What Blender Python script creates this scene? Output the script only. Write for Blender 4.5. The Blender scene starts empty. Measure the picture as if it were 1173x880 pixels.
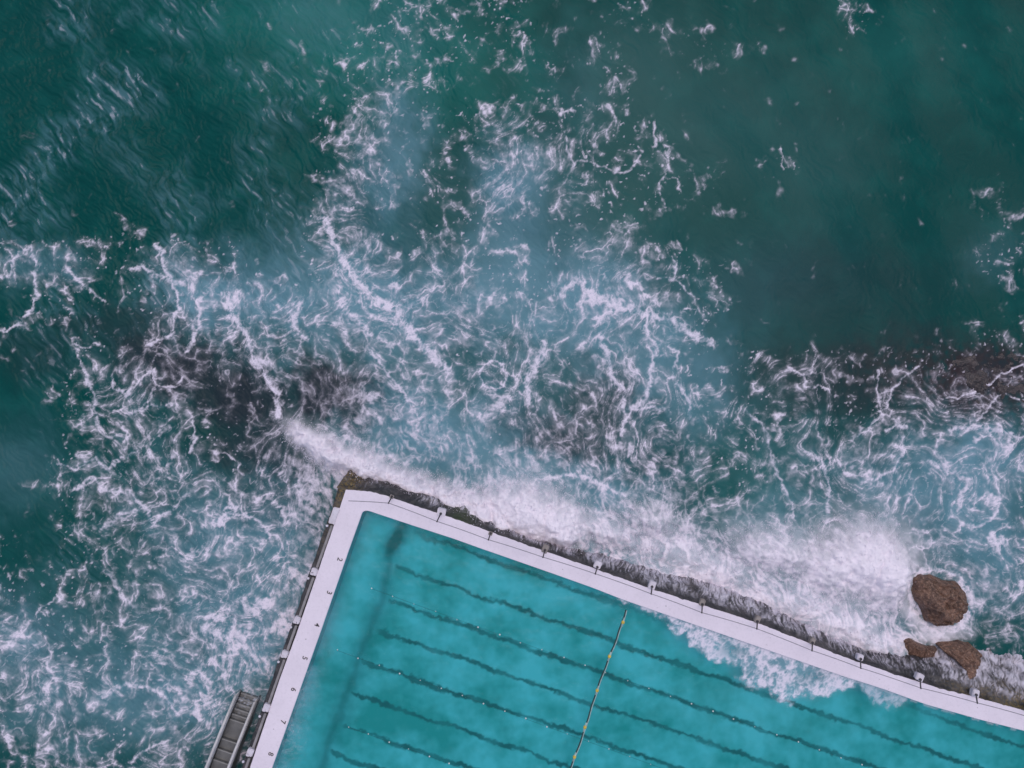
import bpy, bmesh, math, random
import numpy as np
from mathutils import Vector, noise as mnoise
R = math.radians
random.seed(7); np.random.seed(7)
scene = bpy.context.scene
COL = scene.collection
H = 46.92; DECK = 2.5; DZ = (H - DECK) / H
S = 0.06                                   # metres per photo pixel at sea level
def wx(px): return (px - 586.5) * S
def wy(py): return (440.0 - py) * S

# ---------- small noise library (numpy, deterministic) ----------
def _hash(ix, iy, seed):
    h = (ix.astype(np.int64) * 374761393 + iy.astype(np.int64) * 668265263 + seed * 974634777) & 0xffffffff
    h = ((h ^ (h >> 13)) * 1274126177) & 0xffffffff
    h = ((h ^ (h >> 16)) * 2246822519) & 0xffffffff
    return ((h ^ (h >> 15)) & 0xffffff).astype(np.float32) / np.float32(0xffffff)
def perlin(x, y, seed=0):
    ix = np.floor(x); iy = np.floor(y)
    fx = (x - ix).astype(np.float32); fy = (y - iy).astype(np.float32)
    ix = ix.astype(np.int64); iy = iy.astype(np.int64)
    u = fx * fx * fx * (fx * (fx * 6 - 15) + 10); v = fy * fy * fy * (fy * (fy * 6 - 15) + 10)
    def g(dx, dy):
        a = _hash(ix + dx, iy + dy, seed) * np.float32(2 * math.pi)
        return np.cos(a) * (fx - dx) + np.sin(a) * (fy - dy)
    n0 = g(0, 0) * (1 - u) + g(1, 0) * u
    n1 = g(0, 1) * (1 - u) + g(1, 1) * u
    return (n0 * (1 - v) + n1 * v) * np.float32(1.5)
def fbm(x, y, octs=4, seed=0, gain=0.5, lac=2.03):
    r = 0; a = 1.0; t = 0
    for o in range(octs):
        r = r + a * perlin(x, y, seed + o * 17); t += a
        x = x * lac + 13.7; y = y * lac - 7.3; a *= gain
    return r / t * 1.6
def ridged(x, y, octs=3, seed=0, gain=0.55):
    r = 0; a = 1.0; t = 0
    for o in range(octs):
        r = r + a * (1 - np.minimum(1, np.abs(perlin(x, y, seed + o * 31)) * 1.9)) ** 2; t += a
        x = x * 2.07 + 5.1; y = y * 2.07 + 9.2; a *= gain
    return r / t
def voro(x, y, seed=0, jit=0.92):
    ix = np.floor(x).astype(np.int64); iy = np.floor(y).astype(np.int64)
    f1 = np.full(x.shape, 9, np.float32); f2 = f1.copy(); idv = np.zeros(x.shape, np.float32)
    for dy in (-1, 0, 1):
        for dx in (-1, 0, 1):
            cx = ix + dx; cy = iy + dy
            px = cx + 0.5 + jit * (_hash(cx, cy, seed) - 0.5); py = cy + 0.5 + jit * (_hash(cx, cy, seed + 7) - 0.5)
            d = np.sqrt((px - x) ** 2 + (py - y) ** 2).astype(np.float32)
            n = d < f1
            f2 = np.where(n, f1, np.minimum(f2, d)); f1 = np.where(n, d, f1)
            idv = np.where(n, _hash(cx, cy, seed + 13), idv)
    return f1, f2, idv
def sm(a, b, x):
    t = np.clip((x - a) / (b - a), 0, 1)
    return t * t * (3 - 2 * t)

# ---------- what the photograph shows of the sea, as maps over the water in metres ----------
CELL = 40.0
F_MAP = [  # lace foam density, one digit per 40 px (2.4 m) cell
 "000000000123423112211100400000",
 "000000011233333222122110000000",
 "000000011154211213100000000000",
 "000000000463235344200000100000",
 "000000000462236543321120000000",
 "000000000642346343322110000021",
 "111210001631333243211100000022",
 "544366410774553246532100000033",
 "143246665677654478743000000012",
 "212145656667655646641100000124",
 "114565565666456456532345334333",
 "025665244776668666644344345643",
 "014674355666653767654445564676",
 "034576368886578567874356775776",
 "026656668677789448775455656763",
 "213467766888899888888868856676",
 "224446678899997788888999977767",
 "525657887899997788888888798966",
 "743466888899999999999988888555",
 "775578865777777999999998888844",
 "655347657666666666666666666666",
 "454465667666666666666666666666"]
MILKY = [(370,15,75,45,.16),(460,170,30,55,.5),(440,215,42,42,.5),(455,125,30,30,.35),
 (590,205,45,45,.62),(580,265,42,60,.5),(600,330,60,60,.55),(740,60,60,60,.32),(700,110,60,60,.3),(770,190,60,60,.3),
 (690,230,60,40,.35),(840,130,120,80,.26),(930,200,70,60,.26),(680,310,60,50,.6),(660,360,70,50,.7),(560,330,40,50,.5),
 (740,400,90,60,.55),(790,450,60,60,.5),(330,350,100,55,.5),(260,330,60,36,.55),(400,330,80,60,.55),(480,360,80,60,.55),
 (520,500,120,55,.75),(460,480,60,50,.55),(600,540,80,45,.65),(690,570,70,30,.65),(220,345,40,26,.55),
 (1100,560,100,70,.7),(1130,520,60,36,.65),(1010,570,50,40,.4),(880,600,60,40,.5),(900,520,60,60,.2),
 (100,790,120,75,.46),(205,800,90,55,.5),(250,680,90,70,.45),(250,600,80,60,.4),(30,720,50,50,.45),
 (320,620,40,80,.45),(300,740,40,50,.6),(20,540,50,50,.25),(1050,60,80,50,.12),(1140,280,40,40,.25),
 (460,40,60,50,.15),(870,320,90,60,.15),(40,300,50,25,.4),(1140,640,60,60,.6)]
ROCK = [(205,420,95,40,20,1.0),(275,458,78,54,25,1.0),(374,450,54,40,10,1.1),(290,510,70,40,10,.8),(645,502,70,26,15,.7),
 (690,470,46,46,0,.6),(985,430,130,56,0,.7),(1125,435,70,42,-10,1.0),(1040,395,80,40,0,.5),(940,450,60,30,0,.35),
 (335,525,30,40,0,.6),(40,405,60,30,-10,.35),(140,375,100,26,0,.55),(970,330,130,60,0,.38),(310,570,60,40,0,.35),(740,520,30,30,0,.3)]
STRANDS = [  # (points in photo pixels, width px, strength)
 ([(0,318),(12,312),(22,288),(34,282),(38,296),(41,312),(40,330),(38,350),(30,362),(20,372),(5,383)],4,.9),
 ([(78,308),(88,318),(95,325),(110,338),(122,347)],4,.8),
 ([(178,281),(186,290),(188,305),(197,325),(204,345),(200,358),(196,377)],4,1),
 ([(198,382),(186,388),(172,395)],6,.9),
 ([(222,340),(230,355),(229,375),(222,390),(213,400)],6,1),
 ([(150,310),(165,302),(185,318),(205,325),(230,312)],6,.8),
 ([(262,350),(270,370),(285,390),(290,412),(305,430),(316,450),(320,478)],8,1),
 ([(370,250),(385,280),(400,310),(425,340),(450,355),(470,385),(490,400),(510,425)],10,1),
 ([(392,350),(410,365),(425,385)],8,.9),([(425,400),(440,420),(460,445),(475,470),(480,490),(487,505)],4,.9),
 ([(322,352),(345,348),(336,372),(350,388)],7,.9),
 ([(549,430),(553,418),(565,413),(578,417),(583,430),(578,442),(565,447),(553,441),(549,430)],3,.9),
 ([(625,395),(612,420),(603,445),(606,465)],8,.9),
 ([(690,385),(695,405),(700,430),(712,450),(718,475),(712,500)],6,1),
 ([(740,360),(742,385),(750,395),(745,420),(745,440),(735,462),(722,468)],5,1),
 ([(765,398),(778,402),(772,420),(768,432)],3,.8),([(775,440),(788,455),(790,480)],4,.8),
 ([(640,338),(662,322),(676,338),(700,350),(740,362),(770,368),(795,385),(815,392)],9,.95),
 ([(722,468),(745,468),(760,470)],4,.9),
 ([(622,548),(650,544),(675,548),(700,560),(718,570)],5,1),
 ([(1005,472),(1012,465),(1025,445),(1035,430),(1050,418)],3,.8),
 ([(1085,455),(1110,452),(1130,440),(1150,425),(1173,418)],3,.9),([(1115,482),(1130,465),(1150,450),(1165,460)],3,.8),
 ([(1012,493),(1025,488),(1040,489)],5,1),([(985,500),(1000,485),(1008,475),(1003,455),(1006,425)],3,.8),
 ([(1085,492),(1120,490),(1150,495),(1173,497)],6,.9),([(1035,500),(1033,520),(1022,540),(990,552)],5,.8),
 ([(1070,530),(1090,540),(1110,550),(1100,575),(1090,590)],9,.8),([(920,515),(935,525),(945,540),(948,560),(945,590)],5,.8),
 ([(853,470),(872,485),(878,500),(885,525),(890,545),(905,570),(908,590)],4,.7),
 ([(1145,570),(1140,590),(1120,605),(1100,600)],5,.7),
 ([(905,422),(920,430),(930,424),(936,412)],3,.9),([(920,430),(922,445),(935,440),(948,450)],3,.9),
 ([(65,530),(85,540),(110,525),(125,538),(140,525),(155,520)],4,.8),([(88,400),(95,420),(104,440),(112,455),(108,480),(120,500),(145,500)],4,.8),
 ([(85,395),(100,400),(115,395)],3,.8),([(130,430),(132,445),(145,452),(160,435),(175,425)],4,.9),([(175,425),(180,440),(172,460),(150,475)],4,.8),
 ([(220,482),(222,500),(220,518)],3,.9),([(180,445),(200,442),(207,432)],4,.8),([(160,470),(200,462)],4,.8),
 ([(238,515),(258,518),(272,530),(280,545)],3,.8),([(85,560),(110,548),(120,560),(150,565),(170,585)],5,.8),
 ([(120,605),(140,590),(165,580),(175,600),(195,585),(215,565)],5,.7),([(245,600),(262,590),(280,590),(300,600),(308,615)],5,.9),
 ([(255,585),(270,578),(268,590)],4,.7),([(20,720),(30,735),(45,745)],3,.6),([(45,700),(55,690),(70,680),(85,690)],3,.6),
 ([(120,795),(140,786),(165,785),(190,795),(205,820)],6,.8),([(150,875),(165,862),(190,850)],4,.8),
 ([(90,740),(75,725),(85,712)],3,.5),([(125,655),(140,680),(150,690)],6,.6),
 ([(235,720),(260,735),(280,745),(305,760)],14,.8),
 ([(655,190),(662,182),(675,187),(690,190),(705,196),(718,195),(730,185),(735,172)],3,.7),([(640,130),(658,128)],5,.9),
 ([(645,150),(650,170),(657,188)],3,.7),([(748,140),(750,155),(750,170)],4,.8),([(766,172),(766,190),(760,202),(755,220),(762,232)],3,.7),
 ([(697,118),(703,128),(705,145)],3,.7),([(760,200),(775,205),(780,220)],2,.6),([(893,165),(895,192)],2,.7),
 ([(770,295),(773,310),(773,322)],3,.8),([(755,318),(775,322),(790,335)],3,.7),([(783,350),(797,352),(795,360)],3,.8),
 ([(1038,662),(1040,680),(1050,700),(1056,716),(1075,724),(1098,718),(1112,706)],8,1.0),([(1042,655),(1070,652),(1098,660),(1112,680),(1113,700)],5,.9),
 ([(418,352),(440,360),(470,350),(490,340)],8,.6)]
MIST = [  # soft white plumes thrown up against the wall: (x, y, rx, ry, angle, height m, density)
 (345,496,16,7,34,1.0,1.3),(362,508,24,11,34,1.5,1.25),(388,523,30,13,26,2.0,1.35),(425,540,34,13,20,2.2,1.4),(470,556,36,13,22,2.2,1.35),(515,573,36,14,24,2.2,1.2),(552,590,26,18,30,2.6,1.15),
 (600,590,40,32,15,3.0,1.25),(636,600,32,24,20,2.8,1.1),(575,598,22,24,20,2.8,1.1),(690,606,40,14,20,1.6,.6),(745,597,34,18,20,1.5,.5),
 (985,640,42,38,0,2.6,1.1),(1012,652,30,34,0,2.8,1.05),(955,645,32,26,0,2.0,.75),(905,632,40,22,20,1.5,.6),(865,628,36,20,20,1.4,.5),
 (820,655,50,22,20,1.2,.40),(780,640,50,24,20,1.2,.42),(900,690,60,22,20,1.3,.42),(960,715,50,22,20,1.4,.55),(1000,735,34,14,20,1.2,.6),
 (1046,706,10,26,-35,.4,.6),(1075,728,30,8,-5,.4,.6),(1075,752,16,8,-20,.5,.6),(850,690,60,20,20,1.0,.38),(790,670,60,16,20,1.0,.42)]
# outer edge of the walkway (photo px); the sea wall stands under it
SEAWARD = [(396,561),(424,563),(440,567),(477,580),(520,594),(600,623),(680,651),(744,674),(804,693),(866,713),(930,738),(965,752),(1036,776),(1075,788),(1111,797),(1173,814),(1260,836),(1380,862)]

def seg_dist(X, Y, pts):
    d = np.full(X.shape, 1e9, np.float32)
    for (a, b) in zip(pts[:-1], pts[1:]):
        dx, dy = b[0] - a[0], b[1] - a[1]; L = dx * dx + dy * dy + 1e-9
        t = np.clip(((X - a[0]) * dx + (Y - a[1]) * dy) / L, 0, 1)
        d = np.minimum(d, (X - a[0] - t * dx) ** 2 + (Y - a[1] - t * dy) ** 2)
    return np.sqrt(d)
def cubic_up(M, u, v):
    M = np.array(M, np.float32); H, W = M.shape
    def w(t): return [((-t + 2) * t - 1) * t / 2, ((3 * t - 5) * t * t + 2) / 2, ((-3 * t + 4) * t + 1) * t / 2, (t - 1) * t * t / 2]
    iu = np.floor(u).astype(int); iv = np.floor(v).astype(int); fu = (u - iu).astype(np.float32); fv = (v - iv).astype(np.float32)
    wu = w(fu); wv = w(fv); r = 0
    for j in range(4):
        rj = np.clip(iv + j - 1, 0, H - 1)
        for i in range(4):
            r = r + wv[j] * wu[i] * M[rj, np.clip(iu + i - 1, 0, W - 1)]
    return r
def grow(P, Q, pts, w):           # distance only evaluated near the strand
    xs = [p[0] for p in pts]; ys = [p[1] for p in pts]; m = w * 6 + 30
    return (P > min(xs) - m) & (P < max(xs) + m) & (Q > min(ys) - m) & (Q < max(ys) + m)

def sea_fields(X, Y):
    """X, Y metres on the water -> foam lace, milky aeration, rock under water, plume, height"""
    P = X / S + 586.5; Q = 440.0 - Y / S
    P = P.astype(np.float32); Q = Q.astype(np.float32)
    X = X.astype(np.float32); Y = Y.astype(np.float32)
    # slow swirl of the water: everything below is read through it
    a1 = fbm(X * .12, Y * .12, 3, 3); a2 = fbm(X * .12, Y * .12, 3, 4)
    b1 = fbm(X * .45, Y * .45, 3, 5); b2 = fbm(X * .45, Y * .45, 3, 6)
    c1 = fbm(X * 1.6, Y * 1.6, 2, 8); c2 = fbm(X * 1.6, Y * 1.6, 2, 9)
    PW = P + 10 * b1 + 3.5 * c1; QW = Q + 10 * b2 + 3.5 * c2
    D = cubic_up([[int(c) for c in r] for r in F_MAP], (PW + 6 * a1) / CELL - .5, (QW + 6 * a2) / CELL - .5) / 9
    milk = np.zeros_like(P)
    PM = P + 16 * b1 + 5 * c1; QM = Q + 16 * b2 + 5 * c2
    for (x, y, rx, ry, s) in MILKY:
        milk = 1 - (1 - milk) * (1 - s * np.exp(-(((PM - x) / rx) ** 2 + ((QM - y) / ry) ** 2)))
    rock = np.zeros_like(P)
    for (x, y, rx, ry, an, s) in ROCK:
        c, n = math.cos(math.radians(an)), math.sin(math.radians(an))
        u = (PM - x) * c + (QM - y) * n; v = -(PM - x) * n + (QM - y) * c
        rock = np.maximum(rock, s * np.exp(-((u / rx) ** 2 + (v / ry) ** 2) ** 1.5))
    strand = np.zeros_like(P)
    PS = P + 3.5 * b1 + 2.2 * c1; QS = Q + 3.5 * b2 + 2.2 * c2
    rag = .42 + .85 * ridged(X * 2.6, Y * 2.6, 2, 41)
    for (pts, w, s) in STRANDS:
        k = grow(P, Q, pts, w)
        d = seg_dist(PS[k], QS[k], pts)
        strand[k] = np.maximum(strand[k], s * np.exp(-(d / (w * .62 * rag[k])) ** 2) + .35 * s * np.exp(-(d / (w * 1.8)) ** 2))
    mist = np.zeros_like(P); lift = np.zeros_like(P)
    PF = P + 5 * b1 + 4 * c1; QF = Q + 5 * b2 + 4 * c2
    for (x, y, rx, ry, an, hh, s) in MIST:
        c, n = math.cos(math.radians(an)), math.sin(math.radians(an))
        u = (PF - x) * c + (QF - y) * n; v = -(PF - x) * n + (QF - y) * c
        g = np.exp(-((u / rx) ** 2 + (v / ry) ** 2))
        mist = 1 - (1 - mist) * (1 - np.clip(s * g * 1.15, 0, .995)); lift = np.maximum(lift, hh * g)
    dw = seg_dist(P, Q, [((a - 586.5) * DZ + 586.5, (b - 440) * DZ + 440) for a, b in SEAWARD])                      # px from the wall
    # ---- lace: filaments between stretched bubbles, at three sizes, read through the swirl ----
    # flow streaks: near the wall the wash is drawn out across it
    near = np.exp(-(dw / 90) ** 2) * (P > 330)
    ca, sa = math.cos(math.radians(-62)), math.sin(math.radians(-62))   # down-wash direction
    d1 = fbm(X * 4.3, Y * 4.3, 2, 14); d2 = fbm(X * 4.3, Y * 4.3, 2, 15)
    g1 = fbm(X * .26, Y * .26, 2, 16); g2 = fbm(X * .26, Y * .26, 2, 17)
    vert = sm(560, 700, P) * sm(760, 560, Q) * (1 - .6 * sm(960, 1060, P) * sm(430, 500, Q))      # the wash on this side is drawn out down the picture
    def warp(k, amp1, amp2, amp3, amp4):
        return (X + k + amp1 * a1 + amp2 * g1 + .32 * b1 + amp3 * c1 + amp4 * d1) * (1 + .30 * vert), (Y - k + amp1 * a2 + amp2 * g2 + .32 * b2 + amp3 * c2 + amp4 * d2) * (1 - .45 * vert)
    n1 = fbm(X * .42, Y * .42, 4, 61); n2 = fbm(X * 1.7, Y * 1.7, 3, 62); n3 = fbm(X * 4.2, Y * 4.2, 2, 63)
    n4 = fbm(X * .8, Y * .8, 3, 64)
    u = X * ca + Y * sa; v = -X * sa + Y * ca
    st = fbm((u + .9 * b1) * .55, (v + .8 * b2 + .12 * c2) * 3.2, 4, 71, .6)
    Dn = np.clip(1.08 * np.clip(D, 0, 1) ** 1.28 * (1 + .38 * n1) + .07 * n4 + .38 * strand * (1 - D), 0, 1)
    def net(scale, amps, seed, core, skirt, k):
        x, y = warp(k, *amps)
        f1, f2, _ = voro(x * scale, y * scale, seed)
        e = np.maximum(f2 - f1, 0) / scale
        wv = np.clip(1 + 1.0 * n2 + .9 * n4 + .2 * n3, .4, 2.6)
        return np.exp(-(e / (core * wv)) ** 1.6), np.exp(-(e / skirt) ** 1.3), x, y
    A1, B1, x1, y1 = net(.34, (1.8, 1.7, .15, .045), 11, .046, .50, 0)
    A2, B2, x2, y2 = net(.66, (1.8, 1.6, .15, .045), 12, .038, .30, 3)
    A3, B3, x3, y3 = net(1.55, (1.8, 1.3, .14, .045), 13, .034, .15, 7)
    r1 = ridged(x1 * .38, y1 * .38, 3, 51, .6); r2 = ridged(x2 * 1.1, y2 * 1.1, 3, 52, .6); r3 = ridged(x3 * 2.4, y3 * 2.4, 2, 53, .6)
    on1 = sm(.14, .50, Dn + .30 * n4); on2 = sm(.24, .66, Dn + .38 * n4 + .1 * n2); on3 = sm(.28, .80, Dn - .15 * n4 + .2 * n2)
    brk = np.clip(.80 + .75 * n2 + .10 * n3 + .4 * n4, .12, 1.0)
    lace = 1 - (1 - .95 * A1 * on1 * brk) * (1 - .50 * B1 * on1 * np.clip(.7 + n2, 0, 1) * (.3 + r3)) \
             * (1 - .85 * A2 * on2 * np.clip(.70 + .15 * n3 + .7 * n4 + .5 * n2, .05, 1)) * (1 - .42 * B2 * on2 * (.3 + r3)) * (1 - .62 * A3 * on3 * np.clip(.55 - .9 * n4 + .12 * n3 + .5 * n2, 0, 1))
    clump = sm(.0, .50, Dn * 1.25 - 1.10 + .35 * (A1 * on1) + .22 * (A2 * on2) + .34 * n2 + .42 * (r2 - .35) + .16 * (r3 - .35) + .30 * (r1 - .4) + .30 * n4 + .05 * n3)
    wash = sm(-.05, .75, Dn - .62 + .80 * st + .3 * n2 + .25 * n4)
    lace = lace * np.clip(.80 + .45 * n4 + .35 * n2, .3, 1.05)
    foam = 1 - (1 - lace * (1 - .5 * near)) * (1 - .85 * clump * (1 - .6 * near)) * (1 - .8 * wash * near)
    speck = sm(.40, .66, .62 * n3 + .35 * n2 + .2 * n4) * sm(.10, .26, Dn) * (1 - .9 * sm(.30, .5, Dn))
    foam = np.maximum(foam, .75 * speck)
    s_ = strand * (.66 + .42 * n2 + .50 * (r3 - .4) + .40 * (r2 - .35) + .08 * n3)
    foam = 1 - (1 - foam) * (1 - .84 * sm(.18, 1.0, s_))
    # thin film of bubbles round the lace
    film = sm(.25, 1.0, Dn + .15 * n1 + .1 * n2) * .55
    foam = foam * sm(.02, .14, Dn + .6 * strand)
    milk = np.clip(milk * 1.08 + .34 * film + .25 * strand * Dn + .06 * n1 * (milk + .2), 0, 1)
    band = np.exp(-(np.maximum(dw - 14, 0) / 68) ** 2) * sm(560, 700, P) * (1 - sm(1010, 1090, P))
    milk = np.maximum(milk, band * (.92 + .1 * n1))
    mist = mist * (.92 + (.26 * st + .14 * n1) * (1.1 - mist))
    mist = np.clip(mist + band * (.0 + .46 * sm(-.1, .7, st + .5 * n2 + .35 * n4) + .12 * n1), 0, 1)
    foam = foam * (1 - .38 * sm(.35, .9, rock) * (1 - strand)); milk = milk * (1 - .45 * np.clip(rock, 0, 1))
    rock = rock * (1 - .9 * mist) * (1 - .3 * np.clip(milk - .4, 0, 1))
    return dict(foam=np.clip(foam, 0, 1), milk=milk, rock=np.clip(rock, 0, 1), mist=mist, lift=lift, dw=dw, P=P, Q=Q, n1=n1, n2=n2, n3=n3, st=st, D=Dn, strand=strand, b1=b1, c1=c1, r1=r1)
# ------------------------------------------------------------------ helpers
def at(px, py, z=0.0):                    # a place in the photo at height z -> metres
    k = (H - z) / 782.0
    return Vector(((px - 586.5) * k, (440.0 - py) * k, z))
def tag(o, label=None, cat=None, group=None, kind=None):
    if label: o['label'] = label
    if cat: o['category'] = cat
    if group: o['group'] = group
    if kind: o['kind'] = kind
    return o
def empty(name, loc=(0, 0, 0), rz=0):
    o = bpy.data.objects.new(name, None); COL.objects.link(o)
    o.location = loc; o.rotation_euler = (0, 0, rz); o.empty_display_size = .3
    return o
def obj(name, verts, faces, mat, parent=None, smooth=False):
    me = bpy.data.meshes.new(name); me.from_pydata([tuple(v) for v in verts], [], faces); me.update()
    if smooth: me.polygons.foreach_set('use_smooth', [True] * len(me.polygons))
    me.materials.append(mat)
    o = bpy.data.objects.new(name, me); COL.objects.link(o)
    if parent: o.parent = parent
    return o
def from_bm(name, bm, mat, parent=None, smooth=False):
    me = bpy.data.meshes.new(name); bmesh.ops.recalc_face_normals(bm, faces=bm.faces); bm.to_mesh(me); bm.free()
    if smooth: me.polygons.foreach_set('use_smooth', [True] * len(me.polygons))
    me.materials.append(mat)
    o = bpy.data.objects.new(name, me); COL.objects.link(o)
    if parent: o.parent = parent
    return o
def grid_mesh(name, X, Y, Z, mat, attrs, keep=None, parent=None, extra=None):
    ny, nx = X.shape
    co = np.stack([X, Y, Z], -1).reshape(-1, 3).astype(np.float32)
    idx = np.arange(nx * ny).reshape(ny, nx)
    q = np.stack([idx[:-1, :-1], idx[:-1, 1:], idx[1:, 1:], idx[1:, :-1]], -1)
    q = q[keep] if keep is not None else q.reshape(-1, 4)
    q = q.reshape(-1, 4)
    n0 = len(co)
    if extra is not None:
        co = np.concatenate([co, extra[0].astype(np.float32)]); q = np.concatenate([q, extra[1]])
    else:
        used = np.zeros(n0, bool); used[q.ravel()] = True
        remap = np.cumsum(used) - 1; co = co[used]; q = remap[q]
    me = bpy.data.meshes.new(name)
    me.vertices.add(len(co)); me.vertices.foreach_set('co', co.ravel())
    me.loops.add(q.size); me.loops.foreach_set('vertex_index', q.ravel().astype(np.int32))
    me.polygons.add(len(q)); me.polygons.foreach_set('loop_start', np.arange(0, q.size, 4, dtype=np.int32))
    me.polygons.foreach_set('use_smooth', np.ones(len(q), bool))
    me.update(calc_edges=True); me.validate()
    for k, A in attrs.items():
        A = np.stack(A, -1).reshape(-1, 4).astype(np.float32)
        if extra is not None: A = np.concatenate([A, np.tile(np.array(extra[2], np.float32), (len(extra[0]), 1))])
        else: A = A[used]
        at_ = me.attributes.new(k, 'FLOAT_COLOR', 'POINT'); at_.data.foreach_set('color', A.ravel())
    me.materials.append(mat)
    o = bpy.data.objects.new(name, me); COL.objects.link(o)
    if parent: o.parent = parent
    return o
def tube(bm, pts, r, n=8, cap=True):
    rings = []; pts = [Vector(p) for p in pts]
    for i, p in enumerate(pts):
        d = (pts[min(i + 1, len(pts) - 1)] - pts[max(i - 1, 0)]).normalized()
        up = Vector((0, 0, 1)) if abs(d.z) < .9 else Vector((1, 0, 0))
        a = d.cross(up).normalized(); b = a.cross(d)
        rr = r[i] if isinstance(r, (list, tuple)) else r
        rings.append([bm.verts.new(p + (a * math.cos(t) + b * math.sin(t)) * rr) for t in [2 * math.pi * k / n for k in range(n)]])
    for A, B in zip(rings[:-1], rings[1:]):
        for k in range(n): bm.faces.new((A[k], A[(k + 1) % n], B[(k + 1) % n], B[k]))
    if cap: bm.faces.new(rings[0]); bm.faces.new(rings[-1][::-1])
def box(bm, c, size, rz=0, bev=0.0, jig=0.0):
    c = Vector(c); sx, sy, sz = size[0] / 2, size[1] / 2, size[2] / 2; ca, sa = math.cos(rz), math.sin(rz); vs = []
    for dx, dy, dz in [(-1,-1,-1),(1,-1,-1),(1,1,-1),(-1,1,-1),(-1,-1,1),(1,-1,1),(1,1,1),(-1,1,1)]:
        x, y = dx * sx * (1 + random.uniform(-jig, jig)), dy * sy * (1 + random.uniform(-jig, jig))
        vs.append(bm.verts.new(c + Vector((x * ca - y * sa, x * sa + y * ca, dz * sz))))
    fs = [bm.faces.new([vs[i] for i in f]) for f in [(3,2,1,0),(4,5,6,7),(0,1,5,4),(1,2,6,5),(2,3,7,6),(3,0,4,7)]]
    if bev: bmesh.ops.bevel(bm, geom=list({e for f in fs for e in f.edges}), offset=bev, segments=2, affect='EDGES')
def resample(pts, step):
    out = []; pts = [Vector((p[0], p[1], 0)) for p in pts]
    for a, b in zip(pts[:-1], pts[1:]):
        n = max(1, int((b - a).length / step))
        out += [a.lerp(b, i / n) for i in range(n)]
    return out + [pts[-1]]
def smooth_path(pts, it=3):
    for _ in range(it):
        pts = [pts[0]] + [(pts[i - 1] + pts[i] * 2 + pts[i + 1]) / 4 for i in range(1, len(pts) - 1)] + [pts[-1]]
    return pts

# ------------------------------------------------------------------ materials
def mat(name):
    m = bpy.data.materials.new(name); m.use_nodes = True
    nt = m.node_tree; b = nt.nodes['Principled BSDF']
    return m, nt, b
def N(nt, t, **kw):
    n = nt.nodes.new(t)
    for k, v in kw.items():
        if k in n.inputs.keys(): n.inputs[k].default_value = v
        else: setattr(n, k, v)
    return n
def L(nt, a, b): nt.links.new(a, b)
def mixc(nt, f, a, b):
    n = nt.nodes.new('ShaderNodeMix'); n.data_type = 'RGBA'
    for s, v in ((n.inputs[0], f), (n.inputs[6], a), (n.inputs[7], b)):
        if hasattr(v, 'is_output'): L(nt, v, s)
        elif isinstance(v, (int, float)): s.default_value = v
        else: s.default_value = (*v, 1)
    return n.outputs[2]
def math_(nt, op, a, b=0.5, clamp=False):
    n = nt.nodes.new('ShaderNodeMath'); n.operation = op; n.use_clamp = clamp
    for s, v in ((n.inputs[0], a), (n.inputs[1], b)):
        if hasattr(v, 'is_output'): L(nt, v, s)
        else: s.default_value = v
    return n.outputs[0]
def ramp(nt, f, lo, hi, a=0.0, b=1.0):
    n = N(nt, 'ShaderNodeMapRange'); n.interpolation_type = 'SMOOTHSTEP'
    L(nt, f, n.inputs[0])
    for i, v in enumerate((lo, hi, a, b)): n.inputs[i + 1].default_value = v
    return n.outputs[0]
def noise_(nt, scale, detail=4, rough=.55, dist=0.0, co=None):
    n = N(nt, 'ShaderNodeTexNoise', Scale=scale, Detail=detail, Roughness=rough, Distortion=dist)
    if co is None:
        g = N(nt, 'ShaderNodeNewGeometry'); co = g.outputs['Position']
    L(nt, co, n.inputs['Vector'])
    return n.outputs['Fac']
def bump(nt, b, h, strength, dist, prev=None):
    n = N(nt, 'ShaderNodeBump', Strength=strength, Distance=dist); L(nt, h, n.inputs['Height'])
    if prev is not None: L(nt, prev, n.inputs['Normal'])
    L(nt, n.outputs[0], b.inputs['Normal']); return n.outputs[0]
def attr(nt, name):
    a = N(nt, 'ShaderNodeAttribute', attribute_name=name); s = N(nt, 'ShaderNodeSeparateColor'); L(nt, a.outputs['Color'], s.inputs[0])
    return s.outputs[0], s.outputs[1], s.outputs[2], a.outputs['Alpha']

WHITE = (.80, .715, .80)
def make_sea_mat():
    m, nt, b = mat('sea_water')
    foam, milk, rock, mist = attr(nt, 'wcol'); tint, chop, brown, grey = attr(nt, 'wcol2')
    c = mixc(nt, tint, (.003, .062, .055), (.007, .140, .112))
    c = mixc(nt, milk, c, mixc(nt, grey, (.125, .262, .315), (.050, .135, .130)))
    c = mixc(nt, math_(nt, 'MULTIPLY', rock, .9), c, (.024, .029, .038))
    c = mixc(nt, brown, c, (.038, .028, .030))
    nf = noise_(nt, 9, 3, .6); f2 = math_(nt, 'MULTIPLY', foam, ramp(nt, nf, .25, .6, .72, 1.08), True)
    c = mixc(nt, f2, c, WHITE)
    c = mixc(nt, mist, c, (.92, .83, .89))
    L(nt, c, b.inputs['Base Color'])
    wht = math_(nt, 'MAXIMUM', f2, mist)
    L(nt, ramp(nt, wht, 0, .6, .24, .85), b.inputs['Roughness'])
    b.inputs['IOR'].default_value = 1.333; b.inputs['Specular IOR Level'].default_value = .10
    h = math_(nt, 'ADD', math_(nt, 'MULTIPLY', noise_(nt, 2.2, 4, .6, .6), chop), math_(nt, 'MULTIPLY', f2, .35))
    bump(nt, b, h, .30, .09)
    return m
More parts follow.
